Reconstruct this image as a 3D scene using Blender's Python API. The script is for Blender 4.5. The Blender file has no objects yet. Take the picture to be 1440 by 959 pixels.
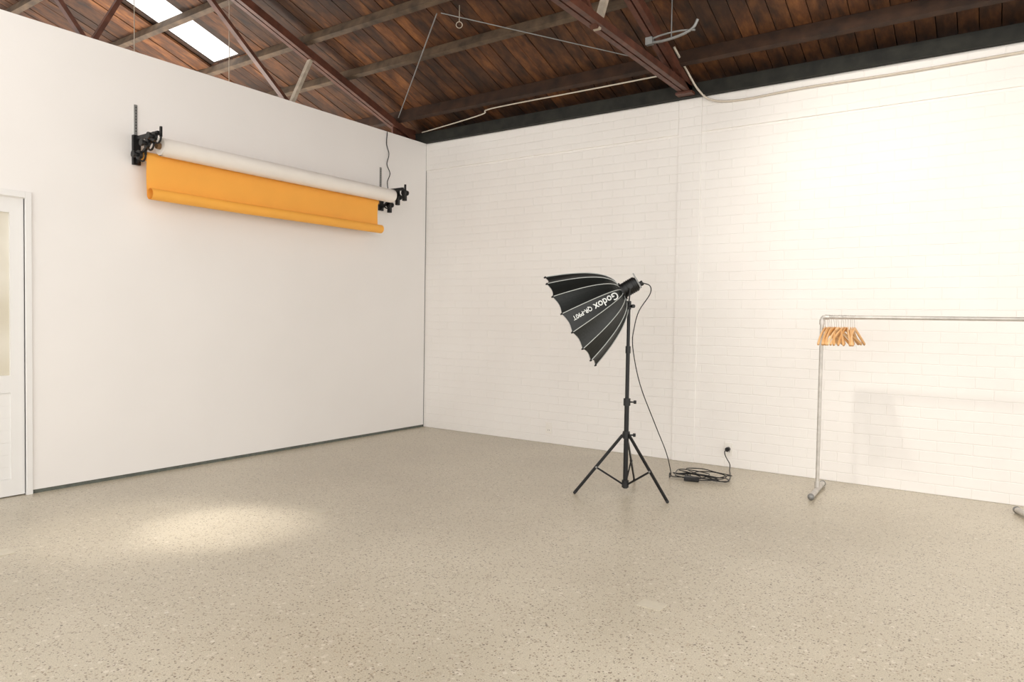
import bpy, bmesh, math, random
from mathutils import Vector, Matrix, Quaternion
random.seed(7)
SC=bpy.context.scene
COL=SC.collection
V=Vector
# ------------------------------------------------------------ materials
def srgb(r,g,b):
    f=lambda c:(c/255/12.92) if c/255<=0.04045 else ((c/255+0.055)/1.055)**2.4
    return (f(r),f(g),f(b),1)
def new_mat(name):
    m=bpy.data.materials.new(name); m.use_nodes=True
    nt=m.node_tree; return m,nt.nodes,nt.links,nt.nodes['Principled BSDF']
def simple(name,col,rough=0.5,metal=0.0,var=0.06,scale=30,bump=0.0,sheen=0):
    m,N,L,P=new_mat(name)
    P.inputs['Roughness'].default_value=rough; P.inputs['Metallic'].default_value=metal
    tc=N.new('ShaderNodeTexCoord'); no=N.new('ShaderNodeTexNoise'); no.inputs['Scale'].default_value=scale; no.inputs['Detail'].default_value=4
    L.new(tc.outputs['Object'],no.inputs['Vector'])
    r=N.new('ShaderNodeValToRGB'); r.color_ramp.elements[0].position=0.3; r.color_ramp.elements[1].position=0.7
    r.color_ramp.elements[0].color=tuple(max(0,c*(1-var)) for c in col[:3])+(1,)
    r.color_ramp.elements[1].color=tuple(min(1,c*(1+var)) for c in col[:3])+(1,)
    L.new(no.outputs['Fac'],r.inputs['Fac']); L.new(r.outputs['Color'],P.inputs['Base Color'])
    if bump>0:
        b=N.new('ShaderNodeBump'); b.inputs['Strength'].default_value=bump; b.inputs['Distance'].default_value=0.01
        L.new(no.outputs['Fac'],b.inputs['Height']); L.new(b.outputs['Normal'],P.inputs['Normal'])
    return m
M={}
M['plaster']=simple('white_plaster',(0.87,0.845,0.82,1),0.75,0,0.012,1.5)
M['gap_shade']=simple('gap_shade',srgb(70,72,68),0.8)  # shade of the open corner gap put into the colour
M['base_strip']=simple('base_gap_shade_grey',srgb(95,100,92),0.7,0,0.25,25)  # grey carries the shade of the gap under the partition
M['black_plate']=simple('black_bitumen_timber',srgb(28,28,22),0.8,0,0.6,9,0.4)
M['door']=simple('door_white_paint',(0.82,0.81,0.79,1),0.4,0,0.01,3)
M['steel_red']=simple('red_oxide_steel',srgb(84,48,34),0.55,0,0.4,12,0.1)
M['steel_white']=simple('whitewashed_steel',srgb(170,158,142),0.6,0,0.2,14)
M['purlin']=simple('weathered_purlin',srgb(82,66,50),0.75,0,0.5,8,0.3)
M['purlin_dark']=simple('dark_purlin',srgb(52,32,18),0.75,0,0.5,8,0.3)
M['black']=simple('black_metal',srgb(24,24,25),0.38,0.3,0.1,30)
M['plastic']=simple('black_plastic',srgb(20,20,21),0.45,0,0.1,30)
M['fabric']=simple('black_softbox_nylon',srgb(21,25,24),0.42,0,0.15,60,0.15)
M['inner']=simple('silver_lining',srgb(205,205,205),0.35,0.6,0.1,60)
M['piping']=simple('silver_piping',srgb(190,194,190),0.4,0.2,0.05)
M['print']=simple('white_print',srgb(225,228,225),0.5)
M['chrome']=simple('galvanised_pipe',srgb(196,192,186),0.42,0.5,0.12,25)
M['grey']=simple('grey_metal',srgb(140,140,138),0.45,0.5,0.1,20)
M['white_plastic']=simple('white_plastic',srgb(235,231,224),0.4,0,0.01)
M['white_cable']=simple('white_cable',srgb(205,195,180),0.5)
M['paper_white']=simple('white_backdrop_paper',srgb(240,234,226),0.7,0,0.02,5)
M['paper_yellow']=simple('yellow_backdrop_paper',srgb(248,178,74),0.6,0,0.03,3)
M['card']=simple('cardboard_core',srgb(120,92,62),0.8)
M['cover']=simple('floor_cover_plate',srgb(196,188,170),0.4,0,0.05)
def wood_h():
    m,N,L,P=new_mat('hanger_wood'); P.inputs['Roughness'].default_value=0.4
    g=N.new('ShaderNodeNewGeometry'); r=N.new('ShaderNodeValToRGB')
    r.color_ramp.elements[0].color=srgb(212,156,94); r.color_ramp.elements[1].color=srgb(240,202,152)
    L.new(g.outputs['Random Per Island'],r.inputs['Fac']); L.new(r.outputs['Color'],P.inputs['Base Color']); return m
M['hanger']=wood_h()
def brick():
    m,N,L,P=new_mat('white_painted_brick'); P.inputs['Roughness'].default_value=0.55
    tc=N.new('ShaderNodeTexCoord'); s=N.new('ShaderNodeSeparateXYZ'); c=N.new('ShaderNodeCombineXYZ')
    L.new(tc.outputs['Object'],s.inputs[0]); L.new(s.outputs['X'],c.inputs['X']); L.new(s.outputs['Z'],c.inputs['Y'])
    no=N.new('ShaderNodeTexNoise'); no.inputs['Scale'].default_value=9; no.inputs['Detail'].default_value=5
    L.new(tc.outputs['Object'],no.inputs['Vector'])
    mx=N.new('ShaderNodeMix'); mx.data_type='VECTOR'; mx.inputs['Factor'].default_value=0.012
    L.new(c.outputs[0],mx.inputs['A']); L.new(no.outputs['Color'],mx.inputs['B'])
    b=N.new('ShaderNodeTexBrick'); b.inputs['Scale'].default_value=1; b.inputs['Brick Width'].default_value=0.24; b.inputs['Row Height'].default_value=0.086
    b.inputs['Mortar Size'].default_value=0.006; b.inputs['Mortar Smooth'].default_value=0.9
    b.inputs['Color1'].default_value=(0.78,0.78,0.78,1); b.inputs['Color2'].default_value=(1,1,1,1); b.inputs['Mortar'].default_value=(0.1,0.1,0.1,1)
    L.new(mx.outputs['Result'],b.inputs['Vector'])
    mul=N.new('ShaderNodeMath'); mul.operation='MULTIPLY_ADD'; mul.inputs[1].default_value=0.45
    L.new(no.outputs['Fac'],mul.inputs[0]); L.new(b.outputs['Color'],mul.inputs[2])
    bp=N.new('ShaderNodeBump'); bp.inputs['Strength'].default_value=0.42; bp.inputs['Distance'].default_value=0.006
    L.new(mul.outputs[0],bp.inputs['Height']); L.new(bp.outputs['Normal'],P.inputs['Normal'])
    n2=N.new('ShaderNodeTexNoise'); n2.inputs['Scale'].default_value=1.3; n2.inputs['Detail'].default_value=6
    L.new(tc.outputs['Object'],n2.inputs['Vector'])
    r=N.new('ShaderNodeValToRGB'); r.color_ramp.elements[0].position=0.35; r.color_ramp.elements[1].position=0.65
    r.color_ramp.elements[0].color=(0.83,0.80,0.765,1); r.color_ramp.elements[1].color=(0.86,0.835,0.80,1)
    L.new(n2.outputs['Fac'],r.inputs['Fac']); L.new(r.outputs['Color'],P.inputs['Base Color'])
    return m
M['brick']=brick()
def floor_mat():
    m,N,L,P=new_mat('polished_aggregate_concrete')
    tc=N.new('ShaderNodeTexCoord')
    def vor(scale,feat='F1'):
        v=N.new('ShaderNodeTexVoronoi'); v.inputs['Scale'].default_value=scale; v.feature=feat
        L.new(tc.outputs['Object'],v.inputs['Vector']); return v
    def noise(scale,d=5):
        n=N.new('ShaderNodeTexNoise'); n.inputs['Scale'].default_value=scale; n.inputs['Detail'].default_value=d
        L.new(tc.outputs['Object'],n.inputs['Vector']); return n
    base=N.new('ShaderNodeValToRGB'); e=base.color_ramp.elements
    e[0].position=0.3; e[0].color=srgb(182,172,152); e[1].position=0.72; e[1].color=srgb(204,195,176)
    n1=noise(0.7,9); L.new(n1.outputs['Fac'],base.inputs['Fac'])
    cur=base.outputs['Color']
    fine=noise(200,3)
    fr=N.new('ShaderNodeMapRange'); fr.inputs['From Min'].default_value=0.3; fr.inputs['From Max'].default_value=0.7; fr.inputs['To Min'].default_value=0.76; fr.inputs['To Max'].default_value=1.18
    L.new(fine.outputs['Fac'],fr.inputs['Value'])
    mm=N.new('ShaderNodeVectorMath'); mm.operation='MULTIPLY'
    L.new(cur,mm.inputs[0]); L.new(fr.outputs['Result'],mm.inputs[1]); cur=mm.outputs[0]
    def stones(cur,scale,prob,size,c0,c1,strength):
        v=vor(scale)
        sp=N.new('ShaderNodeSeparateColor'); L.new(v.outputs['Color'],sp.inputs[0])
        pick=N.new('ShaderNodeMath'); pick.operation='LESS_THAN'; pick.inputs[1].default_value=prob; L.new(sp.outputs[0],pick.inputs[0])
        sz=N.new('ShaderNodeMapRange'); sz.inputs['To Min'].default_value=size*0.4; sz.inputs['To Max'].default_value=size
        L.new(sp.outputs[2],sz.inputs['Value'])
        near=N.new('ShaderNodeMath'); near.operation='LESS_THAN'; L.new(v.outputs['Distance'],near.inputs[0]); L.new(sz.outputs['Result'],near.inputs[1])
        k=N.new('ShaderNodeMath'); k.operation='MULTIPLY'; L.new(pick.outputs[0],k.inputs[0]); L.new(near.outputs[0],k.inputs[1])
        k2=N.new('ShaderNodeMath'); k2.operation='MULTIPLY'; k2.inputs[1].default_value=strength; L.new(k.outputs[0],k2.inputs[0])
        rc=N.new('ShaderNodeValToRGB'); rc.color_ramp.elements[0].color=c0; rc.color_ramp.elements[1].color=c1; L.new(sp.outputs[1],rc.inputs['Fac'])
        x=N.new('ShaderNodeMix'); x.data_type='RGBA'; L.new(k2.outputs[0],x.inputs['Factor']); L.new(cur,x.inputs['A']); L.new(rc.outputs['Color'],x.inputs['B'])
        return x.outputs['Result']
    cur=stones(cur,46,0.55,0.48,srgb(160,146,126),srgb(224,216,202),0.5)
    cur=stones(cur,80,0.42,0.44,srgb(112,98,80),srgb(168,148,124),0.7)
    cur=stones(cur,105,0.28,0.44,srgb(80,70,58),srgb(124,104,84),0.8)
    cur=stones(cur,55,0.08,0.32,srgb(76,66,56),srgb(116,96,80),0.85)
    cur=stones(cur,26,0.015,0.26,srgb(222,218,206),srgb(205,196,180),0.6)
    L.new(cur,P.inputs['Base Color'])
    rr=N.new('ShaderNodeMapRange'); rr.inputs['To Min'].default_value=0.22; rr.inputs['To Max'].default_value=0.40
    L.new(n1.outputs['Fac'],rr.inputs['Value']); L.new(rr.outputs['Result'],P.inputs['Roughness'])
    P.inputs['Specular IOR Level'].default_value=0.5
    return m
M['floor']=floor_mat()
def plank_mat():
    m,N,L,P=new_mat('old_roof_boards'); P.inputs['Roughness'].default_value=0.75
    tc=N.new('ShaderNodeTexCoord'); mp=N.new('ShaderNodeMapping'); mp.inputs['Scale'].default_value=(9,1.3,9)
    L.new(tc.outputs['Object'],mp.inputs['Vector'])
    g=N.new('ShaderNodeNewGeometry')
    ad=N.new('ShaderNodeVectorMath'); ad.operation='ADD'
    mulr=N.new('ShaderNodeMath'); mulr.operation='MULTIPLY'; mulr.inputs[1].default_value=50; L.new(g.outputs['Random Per Island'],mulr.inputs[0])
    L.new(mp.outputs[0],ad.inputs[0]); L.new(mulr.outputs[0],ad.inputs[1])
    n=N.new('ShaderNodeTexNoise'); n.inputs['Scale'].default_value=1.5; n.inputs['Detail'].default_value=7; n.inputs['Roughness'].default_value=0.6
    L.new(ad.outputs[0],n.inputs['Vector'])
    r=N.new('ShaderNodeValToRGB'); e=r.color_ramp.elements
    e[0].position=0.30; e[0].color=srgb(54,32,16); e[1].position=0.78; e[1].color=srgb(146,94,48)
    k=e.new(0.5); k.color=srgb(98,58,27)
    L.new(n.outputs['Fac'],r.inputs['Fac'])
    mr=N.new('ShaderNodeMapRange'); mr.inputs['To Min'].default_value=0.45; mr.inputs['To Max'].default_value=1.1; L.new(g.outputs['Random Per Island'],mr.inputs['Value'])
    n2=N.new('ShaderNodeTexNoise'); n2.inputs['Scale'].default_value=1.2; n2.inputs['Detail'].default_value=4; L.new(tc.outputs['Object'],n2.inputs['Vector'])
    mr2=N.new('ShaderNodeMapRange'); mr2.inputs['From Min'].default_value=0.35; mr2.inputs['From Max'].default_value=0.65; mr2.inputs['To Min'].default_value=0.45; mr2.inputs['To Max'].default_value=1.1; L.new(n2.outputs['Fac'],mr2.inputs['Value'])
    mu=N.new('ShaderNodeMath'); mu.operation='MULTIPLY'; L.new(mr.outputs[0],mu.inputs[0]); L.new(mr2.outputs[0],mu.inputs[1])
    vm=N.new('ShaderNodeVectorMath'); vm.operation='MULTIPLY'; L.new(r.outputs['Color'],vm.inputs[0]); L.new(mu.outputs[0],vm.inputs[1])
    L.new(vm.outputs[0],P.inputs['Base Color'])
    b=N.new('ShaderNodeBump'); b.inputs['Strength'].default_value=0.4; b.inputs['Distance'].default_value=0.01; L.new(n.outputs['Fac'],b.inputs['Height']); L.new(b.outputs['Normal'],P.inputs['Normal'])
    return m
M['planks']=plank_mat()
def poly_mat():
    m,N,L,P=new_mat('translucent_skylight_sheet')
    out=N['Material Output']; N.remove(P)
    t=N.new('ShaderNodeBsdfTranslucent'); t.inputs['Color'].default_value=(0.95,0.96,0.97,1)
    tr=N.new('ShaderNodeBsdfTransparent'); mx=N.new('ShaderNodeMixShader'); mx.inputs[0].default_value=0.6
    L.new(t.outputs[0],mx.inputs[1]); L.new(tr.outputs[0],mx.inputs[2]); L.new(mx.outputs[0],out.inputs['Surface']); return m
M['poly']=poly_mat()
def frost():
    m,N,L,P=new_mat('frosted_door_glass'); P.inputs['Roughness'].default_value=0.25
    tc=N.new('ShaderNodeTexCoord'); no=N.new('ShaderNodeTexNoise'); no.inputs['Scale'].default_value=2; L.new(tc.outputs['Object'],no.inputs['Vector'])
    r=N.new('ShaderNodeValToRGB'); r.color_ramp.elements[0].position=.3; r.color_ramp.elements[1].position=.7
    r.color_ramp.elements[0].color=srgb(205,197,176); r.color_ramp.elements[1].color=srgb(228,224,212)
    L.new(no.outputs['Fac'],r.inputs['Fac']); L.new(r.outputs['Color'],P.inputs['Base Color']); return m
M['frost']=frost()
# ------------------------------------------------------------ mesh builder
class MB:
    def __init__(s): s.v=[];s.f=[];s.mi=[];s.sm=[];s.mats=[]
    def mat(s,k):
        if k not in s.mats: s.mats.append(k)
        return s.mats.index(k)
    def add(s,vs,fs,k,smooth=False):
        o=len(s.v); s.v+= [tuple(v) for v in vs]; i=s.mat(k)
        for f in fs: s.f.append(tuple(a+o for a in f)); s.mi.append(i); s.sm.append(smooth)
    def box(s,a,b,k):
        x0,x1=sorted((a[0],b[0]));y0,y1=sorted((a[1],b[1]));z0,z1=sorted((a[2],b[2]))
        s.add([(x0,y0,z0),(x1,y0,z0),(x1,y1,z0),(x0,y1,z0),(x0,y0,z1),(x1,y0,z1),(x1,y1,z1),(x0,y1,z1)],
          [(0,3,2,1),(4,5,6,7),(0,1,5,4),(1,2,6,5),(2,3,7,6),(3,0,4,7)],k)
    def beam(s,p,q,w,h,k,up=(0,0,1)):
        p=V(p);q=V(q);d=(q-p).normalized();upv=V(up)
        if abs(d.dot(upv))>0.98: upv=V((1,0,0))
        sd=d.cross(upv).normalized(); u=sd.cross(d).normalized()
        vs=[]
        for c in (p,q):
            for a,b in ((-1,-1),(1,-1),(1,1),(-1,1)): vs.append(c+sd*(a*w/2)+u*(b*h/2))
        s.add(vs,[(0,1,2,3),(7,6,5,4),(0,4,5,1),(1,5,6,2),(2,6,7,3),(3,7,4,0)],k)
    def cyl(s,p,q,r,k,r2=None,n=20,caps=True):
        p=V(p);q=V(q);r2=r if r2 is None else r2;d=(q-p).normalized()
        a=d.orthogonal().normalized();b=d.cross(a)
        vs=[]
        for c,rr in ((p,r),(q,r2)):
            for i in range(n):
                t=2*math.pi*i/n; vs.append(c+a*(rr*math.cos(t))+b*(rr*math.sin(t)))
        s.add(vs,[(i,(i+1)%n,n+(i+1)%n,n+i) for i in range(n)],k,True)
        if caps:
            s.add(vs[:n],[tuple(range(n))[::-1]],k); s.add(vs[n:],[tuple(range(n))],k)
    def tube(s,pts,r,k,n=8,smooth=True,sub=6,closed=False):
        pts=[V(p) for p in pts]
        if smooth and len(pts)>2:
            P=[pts[0]*2-pts[1]]+pts+[pts[-1]*2-pts[-2]]; out=[]
            for i in range(1,len(P)-2):
                for j in range(sub):
                    t=j/sub; a,b,c,d=P[i-1],P[i],P[i+1],P[i+2]
                    out.append(0.5*((2*b)+(c-a)*t+(2*a-5*b+4*c-d)*t*t+(3*b-a-3*c+d)*t**3))
            out.append(pts[-1]); pts=out
        fr=None;vs=[];m=len(pts)
        for i,pt in enumerate(pts):
            d=(pts[min(i+1,m-1)]-pts[max(i-1,0)]).normalized()
            if fr is None: fr=d.orthogonal().normalized()
            fr=(fr-d*fr.dot(d)).normalized(); b=d.cross(fr)
            for j in range(n):
                t=2*math.pi*j/n; vs.append(pt+fr*(r*math.cos(t))+b*(r*math.sin(t)))
        fs=[(i*n+j,i*n+(j+1)%n,(i+1)*n+(j+1)%n,(i+1)*n+j) for i in range(m-1) for j in range(n)]
        s.add(vs,fs,k,True); s.add(vs[:n],[tuple(range(n))[::-1]],k); s.add(vs[-n:],[tuple(range(n))],k)
    def ring(s,c,axis,R,r,k,n=28,m=8,a0=0,a1=2*math.pi,ref=None):
        c=V(c);ax=V(axis).normalized();a=V(ref).normalized() if ref else ax.orthogonal().normalized();b=ax.cross(a)
        pts=[c+a*(R*math.cos(a0+(a1-a0)*i/n))+b*(R*math.sin(a0+(a1-a0)*i/n)) for i in range(n+1)]
        s.tube(pts,r,k,m,smooth=False)
    def sphere(s,c,r,k,n=14,m=8):
        c=V(c);vs=[];fs=[]
        for i in range(m+1):
            ph=math.pi*i/m
            for j in range(n):
                t=2*math.pi*j/n; vs.append(c+V((math.sin(ph)*math.cos(t),math.sin(ph)*math.sin(t),math.cos(ph)))*r)
        fs=[(i*n+j,(i+1)*n+j,(i+1)*n+(j+1)%n,i*n+(j+1)%n) for i in range(m) for j in range(n)]
        s.add(vs,fs,k,True)
    def obj(s,name,parent=None,bevel=0):
        me=bpy.data.meshes.new(name); me.from_pydata(s.v,[],s.f)
        for k in s.mats: me.materials.append(M[k])
        for p,i,sm in zip(me.polygons,s.mi,s.sm): p.material_index=i; p.use_smooth=sm
        me.update()
        o=bpy.data.objects.new(name,me); COL.objects.link(o)
        if parent: 
            o.parent=parent; o.matrix_parent_inverse=Matrix.Translation(-parent.location)
        if bevel:
            b=o.modifiers.new('bevel','BEVEL'); b.width=bevel; b.segments=2; b.limit_method='ANGLE'
        return o
def empty(name,loc):
    e=bpy.data.objects.new(name,None); e.location=loc; e.empty_display_size=0.1; COL.objects.link(e); return e
H=3.478
# ------------------------------------------------------------ room shell
b=MB(); b.box((-5,-9.5,-0.1),(10,0.3,0),'floor'); b.obj('floor')
b=MB()
b.box((-0.11,-4.345,0.028),(0,-0.012,H),'plaster')
b.box((-0.11,-9.5,0.028),(0,-5.27,H),'plaster')
b.box((-0.11,-5.27,2.17),(0,-4.345,H),'plaster')
b.obj('wall_left')
b=MB(); b.box((-0.10,-4.345,0.0),(-0.006,-0.0,0.03),'base_strip'); b.box((-0.10,-9.5,0.0),(-0.006,-5.27,0.03),'base_strip')
b.obj('base_gap_shade_left')  # dark strip standing in for the shaded gap at the wall base
b=MB(); b.box((-0.09,-0.014,0.0),(-0.004,0.0,H),'gap_shade'); b.obj('corner_gap_shade')  # dark strip standing in for shade between partition and brick
b=MB(); b.box((-5,0.0,0),(10,0.3,3.50),'brick')
b.box((0.0,-0.012,3.15),(3.24,0.01,3.478),'brick'); b.box((3.47,-0.012,3.15),(10,0.01,3.478),'brick')
b.box((3.24,-0.014,0.0),(3.47,0.01,3.478),'brick')
b.obj('wall_right',bevel=0.005)
b=MB(); b.box((-5,-0.07,3.478),(10,0.2,3.60),'black_plate'); b.obj('trim_2')
# ------------------------------------------------------------ roof
SL=0.335; Z0=3.69
def rz(y,off=0): return Z0+off-SL*y
w=0.142
sky=(-1.84,-1.30,-3.75,-1.70)
rl=[(1.0,3.0,-6.9,-4.0),(4.0,6.3,-6.9,-4.0),(7.3,9.3,-6.9,-3.2)]  # unseen roof openings, added to let sky light in from above
holes=[sky]+rl
b=MB(); x=-5.0
while x<10:
    ww=w-0.007; off=random.uniform(-0.006,0.006)
    cuts=[h for h in holes if x+ww>h[0] and x<h[1]]
    xs=[(0.3,-7.6)]
    if cuts: h=cuts[0]; xs=[(0.3,h[3]),(h[2],-7.6)]
    for ya,yb in xs:
        z=lambda yy,o:rz(yy,off+o)
        b.add([(x,ya,z(ya,0)),(x+ww,ya,z(ya,0)),(x+ww,yb,z(yb,0)),(x,yb,z(yb,0)),(x,ya,z(ya,.025)),(x+ww,ya,z(ya,.025)),(x+ww,yb,z(yb,.025)),(x,yb,z(yb,.025))],
          [(0,1,2,3),(7,6,5,4),(0,4,5,1),(1,5,6,2),(2,6,7,3),(3,7,4,0)],'planks')
    x+=w
b.obj('ceiling')
b=MB()
def slab(x0,x1,ya,yb):
    b.add([(x0,ya,rz(ya,.032)),(x1,ya,rz(ya,.032)),(x1,yb,rz(yb,.032)),(x0,yb,rz(yb,.032)),(x0,ya,rz(ya,.05)),(x1,ya,rz(ya,.05)),(x1,yb,rz(yb,.05)),(x0,yb,rz(yb,.05))],
     [(0,1,2,3),(7,6,5,4),(0,4,5,1),(1,5,6,2),(2,6,7,3),(3,7,4,0)],'purlin_dark')
cur=-5
for h in holes:
    slab(cur,h[0]+.02,0.3,-7.6); slab(h[0]+.02,h[1]-.02,0.3,h[3]); slab(h[0]+.02,h[1]-.02,h[2],-7.6); cur=h[1]-.02
slab(cur,10,0.3,-7.6)
b.obj('roof_sheeting')
b=MB(); n=60; vs=[];fs=[]
for i in range(n+1):
    xx=sky[0]+(sky[1]-sky[0])*i/n; zz=0.075+0.012*math.sin(i/n*2*math.pi*7)
    vs+= [(xx,sky[3],rz(sky[3],zz)),(xx,sky[2],rz(sky[2],zz))]
fs=[(2*i,2*i+2,2*i+3,2*i+1) for i in range(n)]
b.add(vs,fs,'poly',True); b.obj('window_1')
for y,mt,hh in ((-0.36,'purlin_dark',0.13),(-1.13,'purlin',0.09),(-1.70,'purlin',0.09),(-2.40,'purlin',0.09),(-3.2,'purlin',0.1),(-4.0,'purlin',0.1),(-4.8,'purlin',0.1),(-5.6,'purlin',0.1),(-6.4,'purlin',0.1),(-7.2,'purlin',0.1)):
    b=MB(); b.beam((-5,y,rz(y,-hh/2-.007)),(10,y,rz(y,-hh/2-.007)),0.055,hh,mt,up=(0,SL,1)); b.obj('roof_purlin' )
def truss(x,zb=3.542):
    e=empty('roof_truss',(x,0,3.5))
    tz=lambda y: rz(y,-0.17)
    b=MB()
    for dx in (-0.03,0.03):
        b.beam((x+dx,-0.02,tz(-0.02)),(x+dx,-7.5,tz(-7.5)),0.045,0.08,'steel_red')
        b.beam((x+dx,-0.06,zb),(x+dx,-7.5,zb),0.045,0.06,'steel_red')
    b.obj('chords',e)
    b=MB()
    for i,(ya,yb,mt,w) in enumerate(((-1.9,-3.2,'steel_red',.055),(-1.88,-1.62,'steel_white',.055),(-3.8,-3.24,'steel_red',.05),(-3.84,-5.25,'steel_red',.05),(-5.9,-5.3,'steel_red',.05))):
        b.beam((x,ya,3.50),(x,yb,tz(yb)),0.035,w,mt,up=(1,0,0))
    b.obj('web_members',e)
    b=MB(); b.box((x-0.012,-0.42,3.52),(x+0.012,-0.02,3.66),'steel_red'); 
    b.box((x-0.08,-0.16,3.488),(x+0.08,0.0,3.51),'steel_red'); b.obj('foot_plate',e)
truss(-0.18,3.47); truss(3.34); truss(6.85)
b=MB(); b.cyl((1.58,-1.65,4.10),(-0.05,-0.45,3.70),0.006,'grey',n=8); b.obj('brace_rod')
b=MB(); b.cyl((1.62,-1.64,4.10),(3.28,-0.42,3.69),0.005,'grey',n=8); b.obj('brace_rod')
b=MB(); b.ring((1.72,-1.5,4.02),(0.6,-0.8,0),0.028,0.004,'steel_white'); b.cyl((1.72,-1.5,4.05),(1.72,-1.5,4.2),0.004,'steel_white',n=8); b.obj('hanging_hook')
b=MB(); b.tube([(3.36,-1.05,3.66),(3.5,-1.05,3.65),(3.66,-1.05,3.665),(3.76,-1.05,3.70),(3.80,-1.05,3.76)],0.012,'grey')
b.tube([(3.38,-1.05,3.68),(3.5,-1.05,3.70),(3.66,-1.05,3.70),(3.78,-1.05,3.68)],0.008,'grey')
b.cyl((3.58,-1.05,3.66),(3.58,-1.05,4.02),0.005,'grey',n=8); b.box((3.36,-1.07,3.64),(3.42,-1.03,3.70),'grey'); b.obj('hanging_pipe_bracket')
b=MB(); b.tube([(0.0,-0.09,3.60),(0.4,-0.14,3.61),(1.05,-0.27,3.615),(1.12,-0.28,3.65),(1.5,-0.29,3.655),(2.4,-0.29,3.65),(3.25,-0.29,3.65)],0.007,'white_cable'); b.obj('ceiling_cable')
b=MB(); b.tube([(3.38,-0.50,3.80),(3.40,-0.22,3.66),(3.46,-0.085,3.52),(3.58,-0.045,3.42),(3.85,-0.025,3.385),(4.4,-0.025,3.40),(5.2,-0.025,3.39),(6.2,-0.025,3.40),(8,-0.025,3.40)],0.010,'white_cable'); b.obj('wall_cable')
b=MB(); b.tube([(3.28,-0.35,3.59),(3.27,-1.2,3.585),(3.27,-2.0,3.59),(3.28,-2.8,3.585),(3.27,-4.0,3.59)],0.014,'steel_white'); b.obj('truss_conduit')
b=MB(); b.cyl((-0.3,-3.40,3.3),(-0.3,-3.40,rz(-3.40)),0.004,'steel_white',n=6); b.obj('hanging_wire')
b=MB(); b.cyl((-0.3,-2.50,3.3),(-0.3,-2.50,rz(-2.5)),0.004,'steel_white',n=6); b.obj('hanging_wire')
# ------------------------------------------------------------ door
e=empty('door_1',(-0.03,-4.81,0))
b=MB()
b.box((-0.11,-4.345,0.0),(0.018,-4.305,2.22),'door'); b.box((-0.11,-5.315,0.0),(0.018,-5.27,2.22),'door'); b.box((-0.11,-5.27,2.175),(0.018,-4.345,2.22),'door')
b.box((-0.11,-5.27,0),(-0.075,-4.345,2.175),'door')
b.obj('frame',e,bevel=0.002)
b=MB(); xa,xb=-0.07,-0.012; y0,y1=-5.267,-4.3465; st=0.088
b.box((xa,y1-st,0.008),(xb,y1,2.172),'door'); b.box((xa,y0,0.008),(xb,y0+st,2.172),'door')
b.box((xa,y0+st,2.06),(xb,y1-st,2.172),'door'); b.box((xa,y0+st,0.76),(xb,y1-st,0.885),'door'); b.box((xa,y0+st,0.008),(xb,y1-st,0.13),'door')
z=0.13
while z<0.759:
    z2=min(z+0.0895,0.76); b.box((xa+.01,y0+st,z+.002),(xb-.008,y1-st,z2-.002),'door'); z=z2
b.box((xa+.012,y0+st,0.13),(xb-.012,y1-st,0.76),'door')
b.obj('leaf',e)
b=MB(); b.box((xa+.015,y0+st,0.885),(xb-.02,y1-st,2.06),'frost'); b.obj('glass_pane',e)
b=MB(); b.cyl((xb,y0+.05,1.02),(xb+.05,y0+.05,1.02),.011,'grey'); b.cyl((xb+.045,y0+.05,1.02),(xb+.045,y0+.17,1.02),.009,'grey'); b.cyl((xb,y0+.05,1.02),(xb+.008,y0+.05,1.02),.028,'grey'); b.obj('handle',e)
# ------------------------------------------------------------ backdrop rolls
def roll(y0,y1,x,z,r,k,r2=None):
    b=MB(); n=40; r2=r2 or r
    b.cyl((x,y0,z),(x,y1,z),r,k,r2=r2,n=n,caps=False)
    for yy,ro in ((y0,r),(y1,r2)):
        vs=[]
        for rr in (ro,0.026):
            for i in range(n): t=2*math.pi*i/n; vs.append((x+rr*math.cos(t),yy,z+rr*math.sin(t)))
        b.add(vs,[(i,(i+1)%n,n+(i+1)%n,n+i) for i in range(n)],k)
    b.cyl((x,y0-0.03,z),(x,y1+0.03,z),0.0255,'card',n=20)
    return b
b=roll(-3.47,-0.83,0.24,2.70,0.070,'paper_white')
vs=[];m=22
for i in range(m+1):
    a=math.radians(60-i*215/m); rr=0.0715+0.008*max(0,(i-8)/14)
    for yy in (-3.46,-2.6,-1.7,-0.84): vs.append((0.24+rr*math.cos(a),yy,2.70+rr*math.sin(a)-(0.004 if yy in(-2.6,-1.7) and i>10 else 0)))
b.add(vs,[(4*i+j,4*i+j+1,4*i+j+5,4*i+j+4) for i in range(m) for j in range(3)],'paper_white',True)
b.obj('white_backdrop_roll')
b=roll(-3.55,-0.95,0.115,2.625,0.036,'paper_yellow')
prof=[]
for i in range(9): prof.append((0.151-0.010*math.sin(i/8*math.pi),2.625-i*(2.625-2.325)/8))
R=0.048; cx=0.151+R; cz=2.315
for i in range(1,45):
    a=math.pi+ i/44*math.pi*2.2; rr=R-0.006*i/44
    prof.append((cx+rr*math.cos(a),cz+rr*math.sin(a)))
vs=[];m=len(prof)
for (px,pz) in prof: vs+= [(px,-3.53,pz),(px,-2.7,pz-0.004),(px,-1.8,pz+0.002),(px,-0.96,pz+0.006)]
b.add(vs,[(4*i+j,4*i+j+1,4*i+j+5,4*i+j+4) for i in range(m-1) for j in range(3)],'paper_yellow',True)
b.obj('yellow_backdrop_roll')
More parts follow.
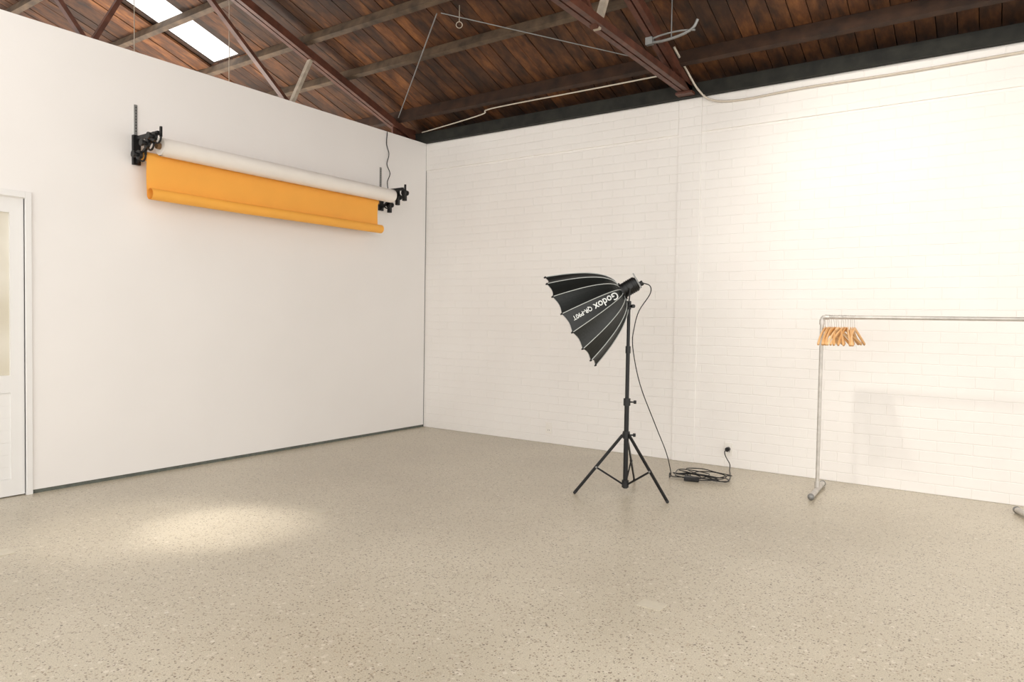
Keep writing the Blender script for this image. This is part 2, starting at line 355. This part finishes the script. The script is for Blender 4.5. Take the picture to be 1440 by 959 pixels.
def bracket(y,s):
    e=empty('backdrop_bracket',(0,y,2.7)); b=MB()
    b.box((0.001,y-0.012,2.60),(0.010,y+0.012,3.05),'grey')
    for i in range(9): b.box((0.010,y-0.004,2.83+i*.024),(0.0115,y+0.004,2.84+i*.024),'black')
    b.box((0.001,y-0.03,2.56),(0.03,y+0.03,2.80),'black')
    b.box((0.02,y-0.012,2.76),(0.36,y+0.012,2.79),'black')
    b.beam((0.02,y,2.58),(0.30,y,2.765),0.02,0.025,'black')
    b.obj('arm',e,bevel=0.002)
    b=MB()
    for x,z in ((0.115,2.625),(0.24,2.70),(0.345,2.74)):
        b.beam((x+0.045,y,z+0.08),(x+0.045,y,z),0.014,0.02,'black')
        b.ring((x,y,z),(0,1,0),0.045,0.008,'black',n=16,a0=-math.pi*.05,a1=math.pi*1.05,ref=(1,0,0))
    b.obj('hooks',e)
    b=MB()
    for x,z in ((0.115,2.625),(0.24,2.70),(0.345,2.74)):
        yo=y+s*0.02
        b.cyl((x,yo,z),(x,yo+s*0.02,z),0.038,'plastic'); b.cyl((x,yo+s*0.02,z),(x,yo+s*0.045,z),0.016,'plastic'); b.cyl((x,yo+s*0.045,z),(x,yo+s*0.062,z),0.028,'plastic',n=10)
        if s>0: b.box((x-.02,yo,z-.09),(x+.02,yo+.035,z-.03),'plastic')
    b.obj('expanders',e)
bracket(-3.545,-1); bracket(-0.785,1)
b=MB(); b.tube([(0.01,-0.69,3.47),(0.012,-0.70,3.33),(0.02,-0.67,3.22),(0.02,-0.70,3.10),(0.03,-0.66,3.0),(0.03,-0.70,2.9),(0.08,-0.74,2.80)],0.005,'plastic'); b.obj('backdrop_motor_cable')
# ------------------------------------------------------------ studio light
cx,cy=3.465,-1.495
e=empty('studio_softbox_light',(cx,cy,0))
b=MB()
L0=V((3.185,-1.775)); 
ang0=math.atan2(L0.y-cy,L0.x-cx)
hub=0.455; low=0.035
for k in range(3):
    a=ang0+k*2*math.pi/3; d=V((math.cos(a),math.sin(a),0)); R=0.41
    top=V((cx,cy,hub))+d*0.03; ft=V((cx,cy,0.012))+d*R
    b.beam(top,ft,0.011,0.022,'black'); b.sphere(ft,0.0125,'plastic')
    b.beam(V((cx,cy,hub))+d*0.005,top,0.02,0.03,'black')
    mid=top.lerp(ft,0.56); b.beam(V((cx,cy,low+.03))+d*0.018,mid,0.009,0.014,'black')
    b.cyl(mid-V((-d.y,d.x,0))*.012,mid+V((-d.y,d.x,0))*.012,0.008,'grey',n=10)
b.obj('tripod_legs',e)
b=MB()
b.cyl((cx,cy,low),(cx,cy,0.72),0.0185,'black'); b.cyl((cx,cy,0.72),(cx,cy,1.12),0.0155,'black'); b.cyl((cx,cy,1.12),(cx,cy,1.48),0.013,'black')
for z,r in ((hub,0.028),(low+.035,.027),(0.715,0.027),(1.125,0.020)):
    b.cyl((cx,cy,z-0.028),(cx,cy,z+0.028),r,'plastic')
for z in (0.715,hub):
    b.cyl((cx,cy,z),(cx+.05,cy+.03,z),0.006,'plastic',n=10); b.cyl((cx+.045,cy+.027,z),(cx+.062,cy+.037,z),0.014,'plastic',n=10)
b.obj('column',e)
D=V((-0.784,-0.354,-0.512)).normalized()
rimc=V((3.05,-1.67,1.345)); LEN=0.46; apex=rimc-D*LEN; RR=0.405; r0=0.06
camp=V((5.876,-6.547,1.35)); tc=(camp-rimc); A=(tc-D*tc.dot(D)).normalized(); B=D.cross(A).normalized()
def rad(t): return r0+(RR-r0)*(max(t,0)**0.5)
def surf(t,a,off=0.0):
    return apex+D*(LEN*t)+(A*math.cos(a)+B*math.sin(a))*(rad(t)+off)
NP=16; rib=[2*math.pi*(k+0.5)/NP for k in range(NP)]
b=MB(); nt=14; sub=6
vs=[];vin=[]; n=NP*sub
for i in range(nt+1):
    t=(i/nt)**1.5
    for k in range(NP):
        for j in range(sub):
            fr=j/sub; a=rib[k]+fr*2*math.pi/NP
            flat=math.cos(math.pi/NP)/math.cos((fr-.5)*2*math.pi/NP)
            sag=1-0.02*math.sin(math.pi*fr)
            tt=t*(1-0.03*math.sin(math.pi*fr)*t**3)
            c=apex+D*(LEN*tt); dr=(A*math.cos(a)+B*math.sin(a))
            vs.append(c+dr*(rad(tt)*flat*sag)); vin.append(c+D*.004+dr*(rad(tt)*flat*sag-0.006))
fs=[(i*n+j,i*n+(j+1)%n,(i+1)*n+(j+1)%n,(i+1)*n+j) for i in range(nt) for j in range(n)]
b.add(vs,fs,'fabric'); b.obj('softbox_skin',e)
b=MB(); b.add(vin,[f[::-1] for f in fs],'inner'); b.obj('softbox_lining',e)
b=MB()
for a in rib:
    b.tube([surf((i/16)**1.4,a,0.002) for i in range(17)],0.0033,'piping',n=6,smooth=False)
    p=surf(1,a,0.0); b.sphere(p,0.008,'plastic'); b.cyl(p,p+D*0.012,0.006,'plastic',n=8)
b.obj('softbox_ribs',e)
def text_on(name,body,size,t0,y0,e):
    cu=bpy.data.curves.new(name,'FONT'); cu.body=body; cu.size=size; cu.resolution_u=3; cu.offset=size*0.018
    o=bpy.data.objects.new(name,cu); COL.objects.link(o)
    dg=bpy.context.evaluated_depsgraph_get(); me=bpy.data.meshes.new_from_object(o.evaluated_get(dg)); bpy.data.objects.remove(o)
    bm=bmesh.new(); bm.from_mesh(me); bmesh.ops.subdivide_edges(bm,edges=[ed for ed in bm.edges if ed.calc_length()>size*.2],cuts=2)
    up=V((0,0,1)); s=-1 if B.dot(up)>0 else 1
    for v in bm.verts:
        t=t0+v.co.x/LEN*0.86
        ang=s*(v.co.y+y0)/rad(t)
        k=round(ang/(2*math.pi/NP)); loc=ang-k*2*math.pi/NP
        fl=math.cos(math.pi/NP)/math.cos(loc)
        v.co=apex+D*(LEN*t)+(A*math.cos(ang)+B*math.sin(ang))*(rad(t)*fl+0.003)
    bm.to_mesh(me); bm.free(); me.materials.clear(); me.materials.append(M['print'])
    o=bpy.data.objects.new(name,me); COL.objects.link(o); o.parent=e; o.matrix_parent_inverse=Matrix.Translation(-e.location)
text_on('lettering_large','Godox',0.080,0.08,-0.024,e)
text_on('lettering_small','QR-P90T',0.047,0.545,-0.022,e)
b=MB(); U=-D
b.cyl(apex+D*0.01,apex+U*0.012,0.072,'plastic',n=32); b.cyl(apex+U*0.012,apex+U*0.03,0.058,'black',n=32)
b.cyl(apex+U*0.03,apex+U*0.125,0.058,'plastic',n=32)
for i in range(5): b.cyl(apex+U*(0.045+i*.016),apex+U*(0.051+i*.016),0.062,'black',n=32)
b.cyl(apex+U*0.125,apex+U*0.135,0.05,'black',n=32)
b.obj('lamp_body',e)
side=D.cross(V((0,0,1))).normalized(); up2=side.cross(D).normalized()
b=MB(); pc=apex+U*0.075
for s in (-1,1):
    b.beam(pc+side*(s*.070),V((cx,cy,1.50))+side*(s*.05),0.008,0.03,'black',up=tuple(side))
    b.cyl(pc+side*(s*.058),pc+side*(s*.088),0.018,'plastic')
b.beam(V((cx,cy,1.50))-side*.055,V((cx,cy,1.50))+side*.055,0.03,0.01,'black')
b.cyl((cx,cy,1.44),(cx,cy,1.505),0.018,'plastic'); b.cyl((cx,cy,1.465),(cx+.045,cy-.03,1.465),0.006,'plastic'); b.cyl((cx+.04,cy-.027,1.465),(cx+.06,cy-.04,1.465),0.014,'plastic')
q=apex+U*0.142
b.beam(q-up2*.05,q+up2*.08,0.010,0.05,'grey',up=tuple(side)); b.cyl(q-up2*.02,q-up2*.02+U*.03,0.02,'plastic')
b.obj('yoke',e)
# power cable
pe=empty('power_cable',(3.8,-0.7,0))
b=MB()
pts=[apex+U*0.168-up2*.02,(3.605,-1.42,1.625),(3.61,-1.43,1.56),(3.54,-1.47,1.43),(3.505,-1.475,1.30),(3.495,-1.475,1.15),(3.52,-1.38,0.85),(3.56,-1.15,0.50),(3.59,-0.98,0.25),(3.58,-0.85,0.06),(3.54,-0.78,0.008)]
import random as rd
rd.seed(5)
loops=[(3.64,-0.68,.13,.08),(3.67,-0.60,.17,.13),(3.76,-0.72,.20,.10),(3.82,-0.62,.16,.16),(3.86,-0.72,.17,.08),(3.78,-0.58,.22,.12)]
a=3.3
for li,(lx,ly,ra,rb) in enumerate(loops):
    for j in range(9):
        pts.append((lx+ra*math.cos(a)*rd.uniform(.88,1.12),ly+rb*math.sin(a)*rd.uniform(.8,1.2),0.007+li*0.0045+0.018*abs(math.sin(a*1.5+li)))); a+=2*math.pi/9
pts+=[(3.97,-0.72,0.02),(3.985,-0.55,0.007),(3.93,-0.35,0.007),(3.87,-0.18,0.01),(3.845,-0.10,0.05),(3.80,-0.08,0.11),(3.79,-0.085,0.155),(3.80,-0.062,0.172)]
b.tube(pts,0.0043,'plastic',n=6,sub=5); b.obj('cord',pe)
b=MB(); b.beam((3.68,-0.80,0.022),(3.80,-0.77,0.022),0.06,0.035,'plastic'); b.obj('power_adapter',pe,bevel=0.006)
def outlet(name,x,z,plug):
    e=empty(name,(x,0,z)); b=MB(); b.box((x-.036,-0.011,z-.06),(x+.036,0.0,z+.06),'white_plastic'); b.box((x-.012,-.014,z+.02),(x+.012,-.011,z+.045),'white_plastic'); b.obj('plate',e,bevel=.003)
    b=MB()
    for dx in (-.009,.009): b.box((x+dx-.0015,-.0125,z-.03),(x+dx+.0015,-.011,z-.018),'plastic')
    if plug: b.cyl((x,-.011,z),(x,-.05,z),.02,'plastic'); b.cyl((x,-.05,z),(x,-.062,z),.012,'plastic')
    b.obj('sockets',e)
outlet('power_outlet',3.80,0.172,True); outlet('power_outlet',1.83,0.17,False)
# ------------------------------------------------------------ clothes rack
e=empty('clothes_rack',(4.68,-0.54,0)); r=0.0145
x1,x2,yr,zr=4.685,6.10,-0.53,1.405
b=MB(); b.tube([(x1,yr,0.03),(x1,yr,zr-.02),(x1+.003,yr,zr-.006),(x1+.008,yr,zr-.001),(x1+.02,yr,zr),(x2-.02,yr,zr),(x2-.008,yr,zr-.001),(x2-.003,yr,zr-.006),(x2,yr,zr-.02),(x2,yr,0.03)],r,'chrome',n=14,smooth=False)
for xx in (x1,x2): b.cyl((xx,yr,zr-.06),(xx,yr,zr-.02),r+.005,'chrome'); b.cyl((xx,yr,.03),(xx,yr,.09),r+.006,'chrome')
b.cyl((x1+.02,yr,zr),(x1+.055,yr,zr),r+.005,'chrome')
b.obj('frame',e)
b=MB()
for (p,q) in (((4.70,-0.82,.026),(4.675,-0.27,.026)),((5.99,-0.27,.026),(6.20,-0.80,.026))):
    b.cyl(p,q,0.021,'chrome'); 
    for c in (p,q): b.sphere(c,0.0255,'grey')
b.obj('feet',e)
b=MB()
rd.seed(11)
for i in range(14):
    x=4.712+i*0.0165+rd.uniform(-.003,.003); yaw=rd.uniform(-.34,.26)+0.16
    dy=V((math.sin(yaw),math.cos(yaw),0))
    hk=[]
    for j in range(12):
        a=math.radians(-30+j*230/11); hk.append(V((x,yr,zr-.004))+dy*(0.0215*math.cos(a))+V((0,0,0.0215*math.sin(a))))
    base=V((x,yr,zr-.085)); hk+= [V((x,yr,zr-.045))-dy*.006,base]
    b.tube(hk,0.0018,'chrome',n=6,smooth=False)
    vs=[];nn=15;ring=8;nrm=dy.cross(V((0,0,1)))
    for j in range(nn):
        u=-1+2*j/(nn-1); hh=0.017*(1-.3*abs(u)); ww=0.006+0.004*abs(u)
        c=base+dy*(0.20*u)+V((0,0,-.004-0.098*abs(u)**1.2-0.022*u*u))+nrm*(0.022*u*u)
        for q in range(ring):
            a=2*math.pi*q/ring; vs.append(c+nrm*(ww*math.cos(a))+V((0,0,hh*math.sin(a))))
    fs=[(j*ring+q,j*ring+(q+1)%ring,(j+1)*ring+(q+1)%ring,(j+1)*ring+q) for j in range(nn-1) for q in range(ring)]+[tuple(range(ring))[::-1],tuple((nn-1)*ring+q for q in range(ring))]
    b.add(vs,fs,'hanger',True)
b.obj('wooden_hangers')
for (x,y) in ((4.54,-3.43),(2.02,-3.31),(1.32,-4.96)):
    b=MB(); b.box((x-.06,y-.045,0),(x+.06,y+.045,.003),'cover'); b.obj('floor_cover_plate')
# ------------------------------------------------------------ camera
C=V((5.87627,-6.5471,1.35))
yaw,pitch,roll_=0.60843,-0.03093,0.01576
f=V((-math.sin(yaw)*math.cos(pitch),math.cos(yaw)*math.cos(pitch),math.sin(pitch)))
r0v=V((math.cos(yaw),math.sin(yaw),0)); u0=r0v.cross(f)
rv=r0v*math.cos(roll_)+u0*math.sin(roll_); uv=-r0v*math.sin(roll_)+u0*math.cos(roll_)
cam=bpy.data.cameras.new('camera'); co=bpy.data.objects.new('camera',cam); COL.objects.link(co)
m=Matrix.Identity(4)
for i in range(3): m[i][0]=rv[i]; m[i][1]=uv[i]; m[i][2]=-f[i]; m[i][3]=C[i]
co.matrix_world=m; cam.sensor_fit='HORIZONTAL'; cam.sensor_width=36; cam.lens=993.17/1440*36; cam.clip_start=0.05
SC.camera=co
# ------------------------------------------------------------ lighting
w=bpy.data.worlds.new('daylight'); SC.world=w; w.use_nodes=True
bg=w.node_tree.nodes['Background']; bg.inputs[0].default_value=(1.0,0.968,0.93,1); bg.inputs[1].default_value=2.25
def spot(name,loc,tgt,energy,size,blend,rad,col=(1,.94,.85)):
    l=bpy.data.lights.new(name,'SPOT'); l.energy=energy; l.spot_size=math.radians(size); l.spot_blend=blend; l.shadow_soft_size=rad; l.color=col
    o=bpy.data.objects.new(name,l); o.location=loc; o.rotation_euler=(V(tgt)-V(loc)).to_track_quat('-Z','Y').to_euler(); COL.objects.link(o); return o
spot('sun_shaft_wall',(3.8,-3.1,4.5),(5.7,0,1.5),300,70,1.0,0.16)
spot('floor_spot',(0.7,-5.2,4.9),(1.85,-3.92,0),620,14,0.9,0.1)
spot('floor_spot',(0.7,-5.6,4.9),(1.45,-4.25,0),380,20,1.0,0.1)
spot('floor_spot',(7.8,-5.0,5.0),(6.0,-2.6,0),320,60,1.0,0.5)  # added soft spot without a visible source, brightens the right floor
l=bpy.data.lights.new('added_board_light','POINT'); l.energy=230; l.shadow_soft_size=.4; l.color=(1,.93,.84); o=bpy.data.objects.new('added_board_light',l); o.location=(-2.2,-2.6,2.4); COL.objects.link(o)  # added unseen lamp, brightens the roof boards beyond the partition
SC.view_settings.view_transform='Standard'; SC.view_settings.look='None'; SC.view_settings.exposure=0.0
